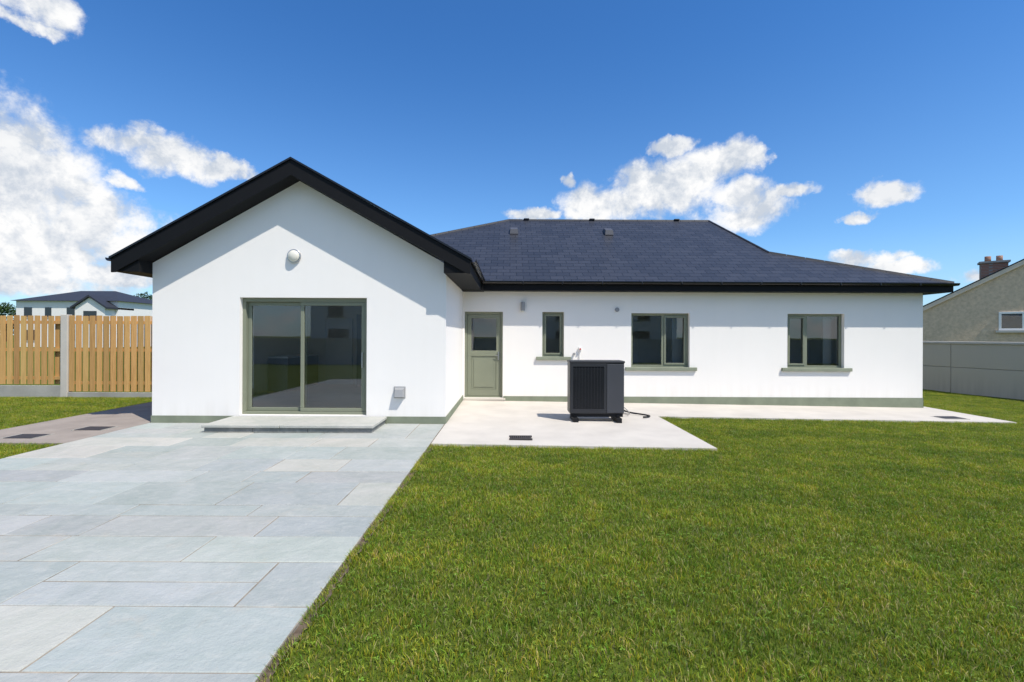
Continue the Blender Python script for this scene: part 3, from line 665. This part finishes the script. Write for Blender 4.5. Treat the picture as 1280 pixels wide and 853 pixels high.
nw=t.n('ShaderNodeTexNoise',i_Scale=7,i_Detail=7,i_Roughness=.62); t.nt.links.new(dirv,nw.inputs['Vector'])
warp=t.vm('MULTIPLY',t.vm('SUBTRACT',nw.outputs['Color'],(.5,.5,.5)),(.18,.09,0))
aew=t.vm('ADD',ae,warp)
blobs=[(0,180,115,66),(40,230,130,74),(120,285,95,54),(30,310,190,58),(160,310,75,30),(0,350,220,20),(150,345,80,18),
(155,180,60,22),(225,205,74,22),(290,217,36,12),(30,6,58,24),(10,30,40,10),(165,232,28,10),
(755,258,66,25),(815,240,52,37),(862,228,56,40),(905,206,46,24),(942,264,62,25),(925,247,52,17),(1000,238,36,9),(942,200,26,15),
(833,180,32,12),(715,232,14,11),(665,271,38,9),(1105,241,44,17),(1068,272,28,8),(1075,326,50,11),(1130,334,40,12),(1210,341,28,14)]
cur=None
for (px,py,rw,rh) in blobs:
    X=(px-637)/F; Z=(421-py)/F; a0=math.atan(X); e0=math.atan(Z/math.sqrt(1+X*X))
    w=rw/F/(1+X*X); h=rh/F/math.sqrt(1+X*X)
    q=t.vm('MULTIPLY',t.vm('SUBTRACT',aew,(a0,e0,0)),(1/w,1/h,0)); dd=t.vm('DOT_PRODUCT',q,q)
    cur=dd if cur is None else t.math('MINIMUM',cur,dd)
blob=t.math('MAXIMUM',t.math('SUBTRACT',1.0,cur),-1.5)
def cn(off,sc,det):
    v=t.vm('ADD',dirv,off); return t.noise(v,sc,det,.64,.15)
n0=cn((0,0,0),16,9)
dens=t.math('ADD',blob,t.math('MULTIPLY',t.math('SUBTRACT',n0,.47),2.8))
gen=t.noise(t.vm('MULTIPLY',dirv,(1,1,2.2)),3.2,7,.6)
back=t.mr(sp.outputs[1],.15,-.15,0,1)
gd=t.math('SUBTRACT',t.math('MULTIPLY',t.math('SUBTRACT',gen,.50),8),t.math('MULTIPLY',t.math('SUBTRACT',1,back),9))
dens=t.math('MAXIMUM',dens,gd)
al=t.mr(dens,-.2,.9,0,1,True)
n1=cn((.014,-.008,.026),16,6)
rel=t.math('SUBTRACT',n0,n1)
lo=t.noise(t.vm('ADD',t.vm('MULTIPLY',dirv,(1,1,1.8)),(3,1,2)),7,5,.5)
shade=t.math('ADD',t.mr(rel,-.12,.10,.1,1),t.mr(lo,.4,.65,-.35,.35),True)
ccol=t.mix(shade,(.60,.66,.75),(1.0,1.0,1.0))
cb=t.n('ShaderNodeBackground',i_Strength=1.0); t.nt.links.new(ccol,cb.inputs[0])
hz=t.mr(el,.0,.2,.42,0,True)
hb=t.n('ShaderNodeBackground',i_Strength=1.); hb.inputs[0].default_value=(.58,.75,.92,1)
m0=t.n('ShaderNodeMixShader'); t.nt.links.new(hz,m0.inputs[0]); t.nt.links.new(bg.outputs[0],m0.inputs[1]); t.nt.links.new(hb.outputs[0],m0.inputs[2])
mx=t.n('ShaderNodeMixShader'); t.nt.links.new(al,mx.inputs[0]); t.nt.links.new(m0.outputs[0],mx.inputs[1]); t.nt.links.new(cb.outputs[0],mx.inputs[2])
t.nt.links.new(mx.outputs[0],out_.inputs[0])
# ------------------------------------------------------------ camera
cd=bpy.data.cameras.new('camera'); cd.sensor_width=36; cd.lens=F/1280*36; cd.clip_end=2000; cd.clip_start=.05
cd.shift_y=-.005; cd.shift_x=.0023
co=bpy.data.objects.new('camera',cd); col.objects.link(co)
co.matrix_world=Matrix.Translation((0,0,1.6))@Matrix.Rotation(math.pi/2,4,'X')@Matrix.Rotation(math.radians(.25),4,'Z')
S.camera=co
S.view_settings.view_transform='Standard'; S.view_settings.look='None'; S.view_settings.exposure=0
